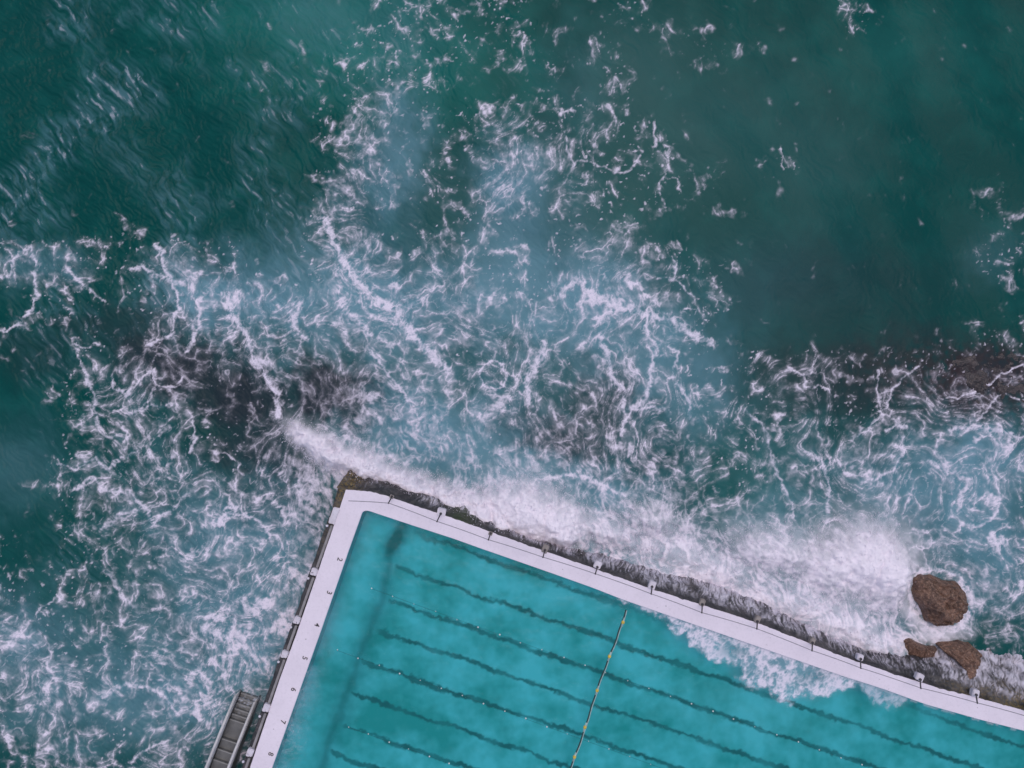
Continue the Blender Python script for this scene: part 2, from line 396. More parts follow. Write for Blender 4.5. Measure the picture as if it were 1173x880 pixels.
def make_concrete(name, col, var=.12, rough=.75, scale=1.2, stain_shade=(.45, .40, .40), amount=.25, bmp=.2):
    m, nt, b = mat(name)
    n = noise_(nt, scale, 5, .6); f = noise_(nt, scale * 14, 3, .6)
    c = mixc(nt, ramp(nt, n, .3, .75, 0, 1), tuple(x * (1 - var) for x in col), col)
    c = mixc(nt, math_(nt, 'MULTIPLY', ramp(nt, noise_(nt, scale * 3.1, 6, .7, .4), .56, .8), amount), c, stain_shade)
    c = mixc(nt, ramp(nt, f, .45, .8, 0, .22), c, tuple(x * .6 for x in col))
    if name == 'white_deck_paint':
        c = mixc(nt, ramp(nt, noise_(nt, 4.2, 2, .5), .735, .80, 0, .6), c, (.20, .17, .17))
        c = mixc(nt, ramp(nt, noise_(nt, .35, 5, .6, .5), .52, .72, 0, .35), c, (.66, .58, .65))
    L(nt, c, b.inputs['Base Color']); b.inputs['Roughness'].default_value = rough
    bump(nt, b, f, bmp, .02)
    return m
def make_rock(name, dark, light, warm, scale=1.0, rough=.55):
    m, nt, b = mat(name)
    n1 = noise_(nt, scale * 1.4, 6, .65, .6); n2 = noise_(nt, scale * 7, 5, .7, .3)
    v = N(nt, 'ShaderNodeTexVoronoi', Scale=scale * 3.2); v.feature = 'DISTANCE_TO_EDGE'
    g = N(nt, 'ShaderNodeNewGeometry'); L(nt, g.outputs['Position'], v.inputs['Vector'])
    c = mixc(nt, ramp(nt, n1, .35, .68), dark, light)
    c = mixc(nt, ramp(nt, n2, .48, .66, 0, .85), c, warm)
    c = mixc(nt, ramp(nt, noise_(nt, scale * 16, 4, .7), .52, .66, 0, .6), c, tuple(x * .4 for x in dark))
    c = mixc(nt, ramp(nt, v.outputs['Distance'], .0, .07, .55, 0), c, tuple(x * .35 for x in dark))
    L(nt, c, b.inputs['Base Color']); b.inputs['Roughness'].default_value = rough
    bump(nt, b, math_(nt, 'ADD', n2, math_(nt, 'MULTIPLY', n1, 1.5)), .8, .12)
    return m
def make_wall_mat():
    m, nt, b = mat('wet_wall')
    wht, algae, green, _ = attr(nt, 'wall')
    n1 = noise_(nt, 1.3, 6, .7, .5); n2 = noise_(nt, 6, 5, .7)
    c = mixc(nt, ramp(nt, n1, .35, .7), (.022, .021, .024), (.088, .076, .076))
    c = mixc(nt, ramp(nt, n2, .55, .78, 0, .5), c, (.16, .135, .135))
    c = mixc(nt, math_(nt, 'MULTIPLY', algae, ramp(nt, n2, .42, .62, .05, .95)), c, (.22, .145, .040))
    c = mixc(nt, math_(nt, 'MULTIPLY', green, ramp(nt, n2, .3, .6, .4, 1)), c, (.035, .050, .014))
    c = mixc(nt, wht, c, (.72, .66, .74))
    L(nt, c, b.inputs['Base Color']); b.inputs['Roughness'].default_value = .45
    bump(nt, b, math_(nt, 'ADD', n1, n2), .6, .10)
    return m
def make_pool_floor():
    m, nt, b = mat('pool_paint')
    line, stain_shade, light, _ = attr(nt, 'pool')
    c = mixc(nt, stain_shade, (.135, .53, .61), (.018, .31, .315))  # stained patches and the painted wall shadow share this darker tone
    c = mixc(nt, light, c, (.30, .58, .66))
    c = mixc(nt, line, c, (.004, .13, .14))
    L(nt, c, b.inputs['Base Color']); b.inputs['Roughness'].default_value = .7
    return m
def make_pool_water():
    m, nt, b = mat('pool_water')
    foam, rip, _, _ = attr(nt, 'pcol')
    b.inputs['Base Color'].default_value = (*WHITE, 1); b.inputs['Roughness'].default_value = .8
    tr = N(nt, 'ShaderNodeBsdfTransparent'); tr.inputs[0].default_value = (.60, .92, .93, 1)
    gl = N(nt, 'ShaderNodeBsdfGlossy', Roughness=.08)
    fr = N(nt, 'ShaderNodeFresnel', IOR=1.333)
    bp = N(nt, 'ShaderNodeBump', Strength=.5, Distance=.06)
    L(nt, noise_(nt, 2.6, 4, .6, .8), bp.inputs['Height']); L(nt, bp.outputs[0], gl.inputs['Normal']); L(nt, bp.outputs[0], fr.inputs['Normal'])
    mx = N(nt, 'ShaderNodeMixShader'); L(nt, fr.outputs[0], mx.inputs[0]); L(nt, tr.outputs[0], mx.inputs[1]); L(nt, gl.outputs[0], mx.inputs[2])
    m2 = N(nt, 'ShaderNodeMixShader'); L(nt, foam, m2.inputs[0]); L(nt, mx.outputs[0], m2.inputs[1]); L(nt, b.outputs[0], m2.inputs[2])
    mk = N(nt, 'ShaderNodeBsdfDiffuse'); mk.inputs[0].default_value = (.36, .56, .66, 1)
    m3 = N(nt, 'ShaderNodeMixShader'); L(nt, rip, m3.inputs[0]); L(nt, mx.outputs[0], m3.inputs[1]); L(nt, mk.outputs[0], m3.inputs[2]); L(nt, m3.outputs[0], m2.inputs[1])
    L(nt, m2.outputs[0], nt.nodes['Material Output'].inputs['Surface'])
    return m
def make_plain(name, col, rough=.6, metal=0.0, var=.25, scale=6):
    m, nt, b = mat(name)
    n = noise_(nt, scale, 4, .6)
    L(nt, mixc(nt, ramp(nt, n, .35, .7), tuple(x * (1 - var) for x in col), col), b.inputs['Base Color'])
    b.inputs['Roughness'].default_value = rough; b.inputs['Metallic'].default_value = metal
    return m
def make_spray():
    m, nt, b = mat('white_spray')
    b.inputs['Base Color'].default_value = (.86, .77, .85, 1); b.inputs['Roughness'].default_value = .9
    return m

M_SEA = make_sea_mat(); M_WALL = make_wall_mat(); M_FLOOR = make_pool_floor(); M_POOL = make_pool_water(); M_SPRAY = make_spray()
M_DECK = make_concrete('white_deck_paint', (.84, .735, .80), .07, .7, .5, (.50, .43, .44), .30, .12)
M_BLOCK = make_concrete('worn_white_block', (.74, .67, .73), .18, .8, 3, (.25, .20, .16), .8, .3)
M_DIRTYBLOCK = make_concrete('stained_block', (.34, .29, .27), .3, .8, 3, (.10, .08, .06), .9, .4)
M_KERB = make_concrete('grey_kerb', (.33, .30, .30), .3, .8, 2, (.12, .10, .09), .8, .4)
M_STEP = make_concrete('wet_step', (.17, .165, .16), .35, .5, 1.8, (.045, .05, .04), .8, .4)
def wash_over(m):
    nt = m.node_tree; b = nt.nodes['Principled BSDF']; old = b.inputs['Base Color'].links[0].from_socket
    g = N(nt, 'ShaderNodeNewGeometry'); s = N(nt, 'ShaderNodeSeparateXYZ'); L(nt, g.outputs['Position'], s.inputs[0])
    k = math_(nt, 'MULTIPLY', ramp(nt, s.outputs[2], .15, .95, 1, 0), ramp(nt, noise_(nt, 2.6, 5, .65, 1.2), .46, .66))
    L(nt, mixc(nt, k, old, (.45, .47, .54)), b.inputs['Base Color'])
wash_over(M_STEP)
M_STEPEDGE = make_concrete('step_nosing', (.30, .29, .28), .25, .7, 3, (.10, .10, .09), .6, .3)
M_RAIL = make_concrete('grey_rail', (.66, .62, .61), .2, .6, 3, (.20, .10, .04), .5, .2)
M_RUST = make_plain('rusty_metal', (.30, .13, .045), .8, 0, .5, 8)
M_POST = make_plain('dark_post_metal', (.10, .085, .09), .5, .3)
M_CABLE = make_plain('grey_cable', (.33, .29, .32), .6)
M_INK = make_plain('black_paint', (.07, .065, .07), .7)
M_ROPE = make_plain('dark_rope', (.035, .075, .075), .6)
M_ROPELINE = make_plain('pale_rope', (.42, .55, .52), .6)
M_YELLOW = make_plain('yellow_float', (.75, .50, .06), .45)
M_FLOAT = make_plain('white_float', (.80, .76, .72), .45)
M_BOULDER = make_rock('brown_boulder', (.085, .042, .028), (.25, .13, .083), (.38, .23, .16), 1.0, .42)
M_REEF = make_rock('dark_reef', (.024, .020, .022), (.085, .062, .058), (.13, .095, .085), .8, .35)

# ------------------------------------------------------------------ pool shell geometry (world paths at deck height)
SEA_EDGE = [at(x, y, DECK) for x, y in SEAWARD]
LEFT_EDGE = [at(x, y, DECK) for x, y in [(396, 561), (383, 600), (338, 730), (321, 776), (286, 880), (200, 1128)]]
INNER = [(424,586),(442,592),(469,601),(520,617.5),(552,629),(631,656.5),(680,674),(713,687),(783,711.5),(888,748),(960,773),(1013,790),(1060,807),(1122,824.5),(1173,837.5),(1260,859),(1380,885)]
INNER_L = [(414,590),(400,629),(365,730),(311.5,880),(224,1131)]
IN_TOP = [at(x, y, DECK) for x, y in INNER]; IN_LEFT = [at(x, y, DECK) for x, y in INNER_L]
def ypath(path, x):
    return np.interp(x, [p[0] for p in path], [p[1] for p in path])
def xpath(path, y):
    pp = sorted(path, key=lambda p: p[1])
    return np.interp(y, [p[1] for p in pp], [p[0] for p in pp])

# ------------------------------------------------------------------ sea
GS = 0.055
xs = np.arange(-39, 39.001, GS); ys = np.arange(-30, 30.001, GS)
X, Y = np.meshgrid(xs, ys)
f = sea_fields(X, Y)
P, Q = f['P'], f['Q']
inside = (Y < ypath(SEA_EDGE, X)) & (X > xpath(LEFT_EDGE, Y))
Xf = X.astype(np.float32); Yf = Y.astype(np.float32)
# chop: short crests leaning from upper left to lower right
ca, sa = math.cos(R(-55)), math.sin(R(-55))
u = Xf * ca + Yf * sa; v = -Xf * sa + Yf * ca
b1 = f['b1']
ch1 = 1 - np.abs(fbm(u * .45 + .5 * b1, v * 1.3 + .9 * b1, 3, 81)) * 2
ch2 = 1 - np.abs(fbm(u * 1.2 + 1.2 * b1, v * 3.2 + 1.2 * b1, 3, 82)) * 2
calm = np.clip(.13 + .80 * np.exp(-(((P - 60) / 330) ** 2 + ((Q - 170) / 260) ** 2)) + .5 * np.exp(-(((P - 120) / 260) ** 2 + ((Q - 760) / 240) ** 2)) + .35 * f['D'], 0, 1.2)
glints = np.clip(1.3 * np.exp(-(((P - 60) / 300) ** 2 + ((Q - 170) / 230) ** 2)) + .6 * np.exp(-(((P - 40) / 90) ** 2 + ((Q - 650) / 70) ** 2)), 0, 1)  # where painted glints of the wave faces lighten the water colour
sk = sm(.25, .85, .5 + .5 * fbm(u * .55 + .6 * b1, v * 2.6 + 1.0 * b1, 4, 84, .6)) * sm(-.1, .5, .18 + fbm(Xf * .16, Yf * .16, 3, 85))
f['milk'] = np.clip(f['milk'] + .42 * glints * sk, 0, 1)  # ripple glints painted into the milk tone
f['foam'] = np.maximum(f['foam'], .30 * glints * sm(.62, .95, sk * (.8 + .6 * fbm(u * .8, v * 4, 3, 86))))  # brightest glint streaks painted in with the foam white
swell = .30 * fbm(u * .07, v * .16, 2, 83)
edge = np.clip(np.minimum.reduce([X + 39, 39 - X, Y + 30, 30 - Y]) / 3, 0, 1)
cau = fbm(Xf * .9, Yf * .9, 4, 91, .6)
Z = (swell + calm * (.065 * ch1 + .035 * ch2)) * edge + .05 * f['foam'] + f['lift'] * .60 * (1 + .07 * cau) + .02 * f['mist'] * fbm(Xf * 2.2, Yf * 2.2, 3, 92)
Z = np.where(inside, np.minimum(Z, -1.2), Z)
tint = np.clip(.9 * np.exp(-(((P - 375) / 150) ** 2 + ((Q - 20) / 90) ** 2)) + .45 * np.exp(-(((P - 520) / 120) ** 2 + ((Q - 95) / 60) ** 2)) + .25 * np.exp(-(((P - 1040) / 150) ** 2 + ((Q - 60) / 80) ** 2)) + .3 * np.exp(-(((P - 870) / 80) ** 2 + ((Q - 560) / 70) ** 2)) + .22 * f['n1'], 0, 1)
brown = np.clip(.95 * np.exp(-(((P - 1130 + 14 * b1) / 85) ** 2 + ((Q - 435 + 12 * b1) / 44) ** 2) ** 1.3) + .40 * np.exp(-(((P - 1020 + 14 * b1) / 70) ** 2 + ((Q - 425) / 40) ** 2)) + .30 * np.exp(-(((P - 648 + 10 * b1) / 46) ** 2 + ((Q - 500 + 8 * b1) / 26) ** 2)), 0, 1) * (1 - f['milk'] * .5) * np.clip(.8 + f['n2'], 0, 1)
border = []
B = 3000.0
co = [(-B, -B, 0), (B, -B, 0), (B, B, 0), (-B, B, 0)]
ny, nx = X.shape; n0 = nx * ny
cor = [0, nx - 1, n0 - 1, n0 - nx]
# the open sea round the detailed sheet: four skirts, each a fan of quads down to the far horizon
q = [[n0, n0 + 1, cor[1], cor[0]], [n0 + 1, n0 + 2, cor[2], cor[1]], [n0 + 2, n0 + 3, cor[3], cor[2]], [n0 + 3, n0, cor[0], cor[3]]]
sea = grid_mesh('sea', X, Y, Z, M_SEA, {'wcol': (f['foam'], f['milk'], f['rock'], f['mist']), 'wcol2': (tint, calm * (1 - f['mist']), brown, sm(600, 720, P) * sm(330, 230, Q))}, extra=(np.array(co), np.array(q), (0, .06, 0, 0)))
tag(sea, 'teal open sea laced with white foam around the pool', 'sea', kind='structure')

# ------------------------------------------------------------------ spray thrown up by the breaking waves
def spray(name, label, cx0, cx1, n, seed):
    rng = np.random.default_rng(seed)
    sel = (P > cx0) & (P < cx1) & (f['mist'] > .12) & ~inside & (f['lift'] > .12)
    ii = np.flatnonzero(sel.ravel()); w = (f['mist'].ravel()[ii] * (1.15 - f['mist'].ravel()[ii]) + .05); w /= w.sum()
    ii = rng.choice(ii, n, p=w)
    x = X.ravel()[ii] + rng.normal(0, .16, n); y = Y.ravel()[ii] + rng.normal(0, .16, n)
    z = Z.ravel()[ii] + np.abs(rng.normal(0, .22, n)) * (1 + f['lift'].ravel()[ii] * .4)
    s = np.exp(rng.normal(math.log(.013), .4, n)).clip(.006, .03)
    tet = np.array([(1, 1, 1), (-1, -1, 1), (-1, 1, -1), (1, -1, -1)]) * .8
    ang = rng.uniform(0, 6.28, n); c, sn = np.cos(ang), np.sin(ang)
    V = np.zeros((n, 4, 3))
    el = rng.uniform(1, 2.6, n)                                  # drops drawn out along the throw of the wave
    for k in range(4):
        tx, ty, tz = tet[k]
        lx = tx * c - ty * sn; ly = tx * sn + ty * c
        V[:, k, 0] = x + s * (lx + ly * .35 * (el - 1)); V[:, k, 1] = y + s * (ly * el); V[:, k, 2] = z + s * tz
    F_ = (np.arange(n)[:, None, None] * 4 + np.array([(0, 1, 2), (0, 3, 1), (0, 2, 3), (1, 3, 2)])[None]).reshape(-1, 3)
    me = bpy.data.meshes.new(name)
    me.vertices.add(n * 4); me.vertices.foreach_set('co', V.ravel().astype(np.float32))
    me.loops.add(F_.size); me.loops.foreach_set('vertex_index', F_.ravel().astype(np.int32))
    me.polygons.add(len(F_)); me.polygons.foreach_set('loop_start', np.arange(0, F_.size, 3, dtype=np.int32))
    me.update(calc_edges=True); me.materials.append(M_SPRAY)
    o = bpy.data.objects.new(name, me); COL.objects.link(o)
    return tag(o, label, 'spray', 'spray of the breaking waves', 'stuff')
spray('wave_spray', 'long low white plume of spray at the corner of the pool wall', 320, 560, 6000, 1)
spray('wave_spray', 'round white burst of spray over the middle of the wall', 560, 760, 6000, 2)
spray('wave_spray', 'broad white burst of spray beside the brown boulder', 760, 1026, 9000, 3)

# ------------------------------------------------------------------ sea wall: seaward face with its apron, and the narrow outer ledge on the left
def seaward_wall():
    path = smooth_path(resample([at(386, 557.5, DECK)] + SEA_EDGE, .07), 6)
    n = len(path); pts = np.array([(p.x, p.y) for p in path])
    tg = np.gradient(pts, axis=0); tg /= np.linalg.norm(tg, axis=1)[:, None]; nr = np.stack([-tg[:, 1], tg[:, 0]], 1)   # to the left of travel = seaward
    px = pts[:, 0] * 782 / (H - DECK) + 586.5
    s = np.concatenate([[0], np.cumsum(np.linalg.norm(np.diff(pts, axis=0), axis=1))])
    wide = np.interp(px, [386, 420, 450, 520, 545, 600, 660, 720, 800, 880, 940, 1000, 1050, 1090, 1130, 1200, 1300], [1.0, .8, .7, .95, .9, .4, .45, .7, 1.05, 1.2, .8, .75, 1.0, 2.0, 2.8, 3.0, 3.0])
    m = 46; t = np.linspace(0, 1, m)
    zz = np.interp(t, [0, .06, .10, .75, 1], [DECK - .035, DECK - .05, DECK - .28, .1, -.9])
    of = np.interp(t, [0, .06, .10, .75, 1], [-.10, .03, .05, 1.0, 1.45])
    SS, TT = np.meshgrid(s, t); SS = SS.astype(np.float32); TT = TT.astype(np.float32)
    O = np.where(TT < .09, of[:, None], .05 + (of[:, None] - .05) * wide[None])
    nz = fbm(SS * .9, TT * 4, 4, 101, .6) + .5 * ridged(SS * 1.6, TT * 5, 3, 102)
    O = O + np.where(TT > .09, .16 * nz, .05 * fbm(SS * 3, TT * 2, 3, 103))
    Zw = zz[:, None] + np.where(TT > .1, .16 * fbm(SS * 1.3, TT * 5, 4, 104) * (.6 + .5 * wide[None]), .02 * fbm(SS * 4, TT * 4, 2, 105))
    Xw = pts[None, :, 0] + nr[None, :, 0] * O; Yw = pts[None, :, 1] + nr[None, :, 1] * O
    pxx = np.broadcast_to(px[None], SS.shape)
    cov = np.interp(px, [390, 430, 480, 520, 550, 575, 650, 660, 690, 750, 800, 860, 930, 985, 1010, 1040, 1075, 1110, 1173], [.05, .15, .40, .32, .60, .95, .85, .50, .60, .70, .76, .72, .88, .90, .45, .45, .6, .80, .80])
    ww = wide[None]; sx = SS + .22 * fbm(SS * .8, TT * 3 * ww, 3, 108) + .5 * TT * fbm(SS * .3, TT * .5, 2, 109)
    stk = fbm(sx * 4.2, TT * 2.4 * ww, 4, 106, .65); st2 = fbm(sx * 11, TT * 3.5 * ww, 3, 107); pat = fbm(SS * .55, TT * 2.0 * ww, 3, 110)
    wht = sm(.18, 1.05, cov[None] * (.30 + .95 * TT) + .44 * stk + .48 * st2 + .40 * pat) * sm(.10, .30, TT) * .85
    alg = np.exp(-((pxx - 396) / 14) ** 2) * 1.0 + np.exp(-((pxx - 1172) / 42) ** 2) * sm(.42, .16, TT + .12 * pat) * .8 + .35 * np.exp(-((pxx - 1105) / 22) ** 2) * sm(.35, .15, TT + .1 * pat)
    grn = np.exp(-((pxx - 528) / 16) ** 2) * .9
    o = grid_mesh('sea_wall_face', Xw, Yw, Zw, M_WALL, {'wall': (wht, np.clip(alg, 0, 1), grn, wht * 0)})
    return o
def left_ledge():
    path = resample([(p.x, p.y) for p in LEFT_EDGE], .12)
    pts = np.array([(p.x, p.y) for p in path]); tg = np.gradient(pts, axis=0); tg /= np.linalg.norm(tg, axis=1)[:, None]
    nr = np.stack([tg[:, 1], -tg[:, 0]], 1)                                                  # away from the pool
    if nr[0, 0] > 0: nr = -nr
    s = np.concatenate([[0], np.cumsum(np.linalg.norm(np.diff(pts, axis=0), axis=1))])
    zz = np.array([DECK - .03, DECK - .05, DECK - .24, DECK - .26, DECK - .30, DECK - .42, 1.0, 0, -1.2]); of = np.array([-.10, .015, .02, .30, .50, .56, .60, .62, .66])
    t = np.linspace(0, 1, 28); k = np.linspace(0, 1, len(zz)); zz = np.interp(t, k, zz); of = np.interp(t, k, of)
    SS, TT = np.meshgrid(s, t); SS = SS.astype(np.float32); TT = TT.astype(np.float32)
    O = of[:, None] + np.where(TT > .42, .05 * fbm(SS * 1.5, TT * 4, 3, 111), .012 * fbm(SS * 3, TT, 2, 112)); Zl = zz[:, None] + .03 * fbm(SS * 2, TT * 5, 3, 113)
    Xw = pts[None, :, 0] + nr[None, :, 0] * O; Yw = pts[None, :, 1] + nr[None, :, 1] * O
    alg = np.exp(-(SS / 1.1) ** 2) * 1.0 + .25 * np.exp(-((SS - 3) / 2) ** 2)
    wht = sm(.62, .95, .5 + .4 * fbm(SS * 2, TT * 3, 4, 114)) * sm(.5, .7, TT) * .6
    return grid_mesh('ledge', Xw, Yw, Zl, M_WALL, {'wall': (wht, np.clip(alg, 0, 1), alg * 0, wht * 0)})
wall = empty('sea_wall', at(396, 561, 0))
for part in (seaward_wall(), left_ledge()):
    part.parent = wall; part.location = -Vector(wall.location)
tag(wall, 'dark wet sea wall with rough apron holding up the white walkway', 'sea wall')
# grey kerb on the ledge between the white blocks
# ------------------------------------------------------------------ white walkway round the pool
def walkway():
    o1 = LEFT_EDGE[::-1]; i1 = IN_LEFT[::-1]
    def par(path, n):
        p = [Vector(q) for q in path]; d = [0]
        for a, b in zip(p[:-1], p[1:]): d.append(d[-1] + (b - a).length)
        return [Vector((np.interp(t * d[-1], d, [q.x for q in p]), np.interp(t * d[-1], d, [q.y for q in p]), 0)) for t in np.linspace(0, 1, n)]
    nl, nr_ = 240, 420
    out = par(o1, nl)[:-1] + smooth_path(par(SEA_EDGE, nr_), 5)
    arc = []
    a, b = IN_LEFT[0], IN_TOP[0]; c = at(415.5, 583.5, DECK)
    for t in np.linspace(0, 1, 9): arc.append(a * (1 - t) ** 2 + c * 2 * t * (1 - t) + b * t * t)
    inn = par(i1, nl - 5)[:-1] + arc[:-1] + smooth_path(par(IN_TOP, nr_ - 3), 4)
    n = min(len(out), len(inn)); 
    # eroded outer edge: small bites out of the concrete
    verts = []; rows = 6
    for i in range(len(out)):
        j = min(i, len(inn) - 1)
        p, q_ = out[i], inn[j]; d = (q_ - p).normalized()
        bite = max(0, mnoise.noise(Vector((p.x * 2.3, p.y * 2.3, 3)))) * .10 + max(0, mnoise.noise(Vector((p.x * 6, p.y * 6, 8)))) * .06
        if i < nl: bite *= .25
        e = p + d * bite
        prof = [(e, DECK - .17), (e, DECK - .025), (e + d * .03, DECK), (p.lerp(q_, .5), DECK + .012), (q_ - d * .04, DECK), (q_, DECK - .03), (q_, DECK - .14)]
        for (w_, z) in prof: verts.append((w_.x, w_.y, z))
    K = 7; faces = []
    for i in range(len(out) - 1):
        for k in range(K - 1):
            a = i * K + k; faces.append((a, a + 1, a + K + 1, a + K))
    o = obj('walkway', verts, faces, M_DECK)
    bm = bmesh.new(); bm.from_mesh(o.data); bmesh.ops.recalc_face_normals(bm, faces=bm.faces)
    if sum(fc.normal.z * fc.calc_area() for fc in bm.faces) < 0: bmesh.ops.reverse_faces(bm, faces=bm.faces)
    bm.to_mesh(o.data); bm.free()
    return o, out, inn
deck, OUT, INN = walkway()
tag(deck, 'white painted concrete walkway along the edge of the pool', 'walkway', kind='structure')
# lane numbers painted on the short side
ang = math.atan2(-.945, -.327)
for n_, (x, y) in zip('2345678', [(389, 641), (377, 679), (363, 716), (349, 754), (336, 790), (324, 827), (310, 864)]):
    cu = bpy.data.curves.new('lane_number', 'FONT'); cu.body = n_; cu.size = .48; cu.align_x = 'CENTER'; cu.align_y = 'CENTER'; cu.offset = .004; cu.resolution_u = 4; cu.extrude = .002
    t = bpy.data.objects.new('lane_number_text', cu); COL.objects.link(t)
    bpy.context.view_layer.update()
    me = bpy.data.meshes.new_from_object(t.evaluated_get(bpy.context.evaluated_depsgraph_get()))
    COL.objects.unlink(t); bpy.data.objects.remove(t)
    me.materials.clear(); me.materials.append(M_INK)
    o = bpy.data.objects.new('lane_number', me); COL.objects.link(o); o.parent = deck
    p = at(x, y, DECK + .03); o.location = p; o.rotation_euler = (0, 0, ang)

# ------------------------------------------------------------------ swimming pool: floor, walls
WATER = DECK - .26; FLOOR = .75
POLY = [(p.x, p.y) for p in INN]
pool = empty('swimming_pool', at(700, 820, FLOOR))
def in_pool(X, Y, grow_=0.0):
    return (Y < ypath(IN_TOP, X) + grow_) & (X > xpath(IN_LEFT, Y) - grow_)
gs = .058
x0, x1, y0, y1 = at(224, 0, 0).x * .95, 40.0, -34.0, at(0, 570, DECK).y
X2, Y2 = np.meshgrid(np.arange(x0, x1, gs), np.arange(y0, y1, gs)); X2 = X2.astype(np.float32); Y2 = Y2.astype(np.float32)
kf = 782 / (H - FLOOR); Pf = X2 * kf + 586.5; Qf = 440 - Y2 * kf
ax = .366
wob = fbm(X2 * .45, Y2 * .45, 3, 121) * 3.0 + fbm(X2 * 2.2, Y2 * 2.2, 3, 122) * (1.5 + 1.4 * fbm(X2 * .25, Y2 * .25, 2, 120))
wob2 = fbm(X2 * 1.1, Y2 * 1.1, 3, 123) * 3
line = np.zeros_like(X2)
LINES = [(455, 603, 1, 200), (455, 650, 1, 0), (445, 687, 1, 0), (430, 722, 1, 0), (412, 757, 1, 0), (400, 793, 1, 0), (390, 830, 1, 0), (377, 862, 1, 0), (365, 900, 1, 0)]
for k, (lx, ly, s_, _) in enumerate(LINES):
    sl = .352 if k == 0 else (.345 if k < 3 else .338)
    d = (Qf + wob - (ly + sl * (Pf - lx))) * .94
    frag = fbm(X2 * 3, Y2 * 3, 2, 124) * 1.2
    a = sm(3.7, 1.1, np.abs(d + frag) + 1.0 * fbm(X2 * .4, Y2 * .4, 2, 119)) * sm(lx - 6, lx + 6, Pf + wob2)
    if k == 0: a = a * np.clip(1.0 - .95 * np.exp(-((Pf - 890) / 190) ** 4), 0, 1) * sm(455, 520, Pf)
    line = np.maximum(line, a * (.86 + .3 * fbm(X2 * .5, Y2 * .5, 2, 125)))
TB = [(462, 596), (452, 618), (446, 645), (436, 690), (417, 740), (398, 795), (380, 848), (362, 900)]
dT = seg_dist(Pf + wob, Qf + wob2, TB)
line = np.maximum(line, .62 * np.exp(-(dT / 7.0) ** 2)); line = np.maximum(line, .38 * np.exp(-(dT / 14) ** 2))
blob = np.exp(-((((Pf - 455 + wob) * .9 + (Qf - 617) * .43) / 10) ** 2 + ((-(Pf - 455) * .43 + (Qf - 621 + wob2) * .9) / 24) ** 2))
line = np.clip(np.maximum(line, 1.3 * blob), 0, 1)
stain_shade = np.clip(.34 + .75 * fbm(X2 * .33, Y2 * .33, 4, 126) + .25 * fbm(X2 * 1.3, Y2 * 1.3, 4, 127) + .28 * np.exp(-(np.abs(Qf - (596 + .36 * (Pf - 455))) / 14) ** 2) * sm(440, 500, Pf) * sm(720, 690, Pf) + .45 * np.exp(-(((Pf - 440) / 60) ** 2 + ((Qf - 800) / 70) ** 2)) + .25 * np.exp(-(((Pf - 1080) / 100) ** 2 + ((Qf - 835) / 30) ** 2)) + .12 * sm(640, 860, Qf) , 0, 1)  # floor stains, plus the upper wall's shadow strip painted into the colour
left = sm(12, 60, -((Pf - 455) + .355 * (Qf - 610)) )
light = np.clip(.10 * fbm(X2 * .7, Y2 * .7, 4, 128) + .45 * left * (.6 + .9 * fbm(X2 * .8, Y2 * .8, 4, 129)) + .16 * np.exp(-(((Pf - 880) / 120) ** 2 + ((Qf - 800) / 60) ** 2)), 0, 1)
cen = lambda A: (A[:-1, :-1] + A[1:, 1:]) / 2
zfl = np.full_like(X2, FLOOR)
fl = grid_mesh('pool_floor', X2, Y2, zfl, M_FLOOR, {'pool': (line, stain_shade, light, line * 0)}, keep=in_pool(cen(X2), cen(Y2), .05), parent=pool)
fl.location = -Vector(pool.location)
# inner walls, hung from the edge of the walkway
vs = []; fs = []
for i, (x, y) in enumerate(POLY):
    vs += [(x, y, DECK - .13), (x, y, FLOOR - .05)]
    if i: fs.append((2 * i - 2, 2 * i, 2 * i + 1, 2 * i - 1))
M_TILE = make_concrete('painted_pool_wall', (.16, .46, .53), .2, .6, 1.2, (.05, .25, .28), .5, .1)
bw = obj('pool_wall', vs, fs, M_TILE, pool); bw.location = -Vector(pool.location)
tag(pool, 'turquoise painted lap pool with dark lane lines on its floor', 'swimming pool')

# ------------------------------------------------------------------ pool water with the wash that came over the wall
kw = 782 / (H - WATER); Pw = X2 * kw + 586.5; Qw = 440 - Y2 * kw
wb = fbm(X2 * .5, Y2 * .5, 4, 131); wc = fbm(X2 * 2.0, Y2 * 2.0, 3, 132)
low = np.interp(Pw + 8 * wb, [715, 740, 770, 800, 830, 860, 890, 905, 925, 950, 970, 985, 1000, 1020, 1032, 1045], [0, 4, 14, 24, 34, 46, 52, 52, 44, 26, 14, 6, 16, 18, 14, 0])
dtop = Qw - np.interp(Pw, [p[0] for p in INNER], [p[1] for p in INNER])
body = sm(0, 9, low - dtop + 10 * wb + 6 * wc) * (low > 0)
f1, f2, _ = voro(X2 * 1.9 + .7 * wb + .3 * wc, Y2 * 1.9 + .6 * wc, 133); ln = np.exp(-((f2 - f1) / .16) ** 1.5)
f1, f2, _ = voro(X2 * 4.4 + .7 * wb + .5 * wc, Y2 * 4.4 + .6 * wc, 134); ln2 = np.exp(-((f2 - f1) / .24) ** 1.5)
dens = sm(.1, .75, .55 + .5 * wb + .3 * wc + .25 * ridged(X2 * 1.2, Y2 * 1.2, 3, 135) - .1)
holes = np.exp(-(((Pw - 838) / 16) ** 2 + ((Qw - 746) / 8) ** 2)) + .8 * np.exp(-(((Pw - 932) / 18) ** 2 + ((Qw - 775) / 7) ** 2))
pf = body * np.clip(.06 + .75 * ln * (.35 + .65 * dens) + .55 * ln2 * dens + .34 * dens ** 3 + .25 * wc - .06, 0, .88) * (1 - .75 * np.clip(holes, 0, 1)) * (1 - .55 * (Pw > 978))
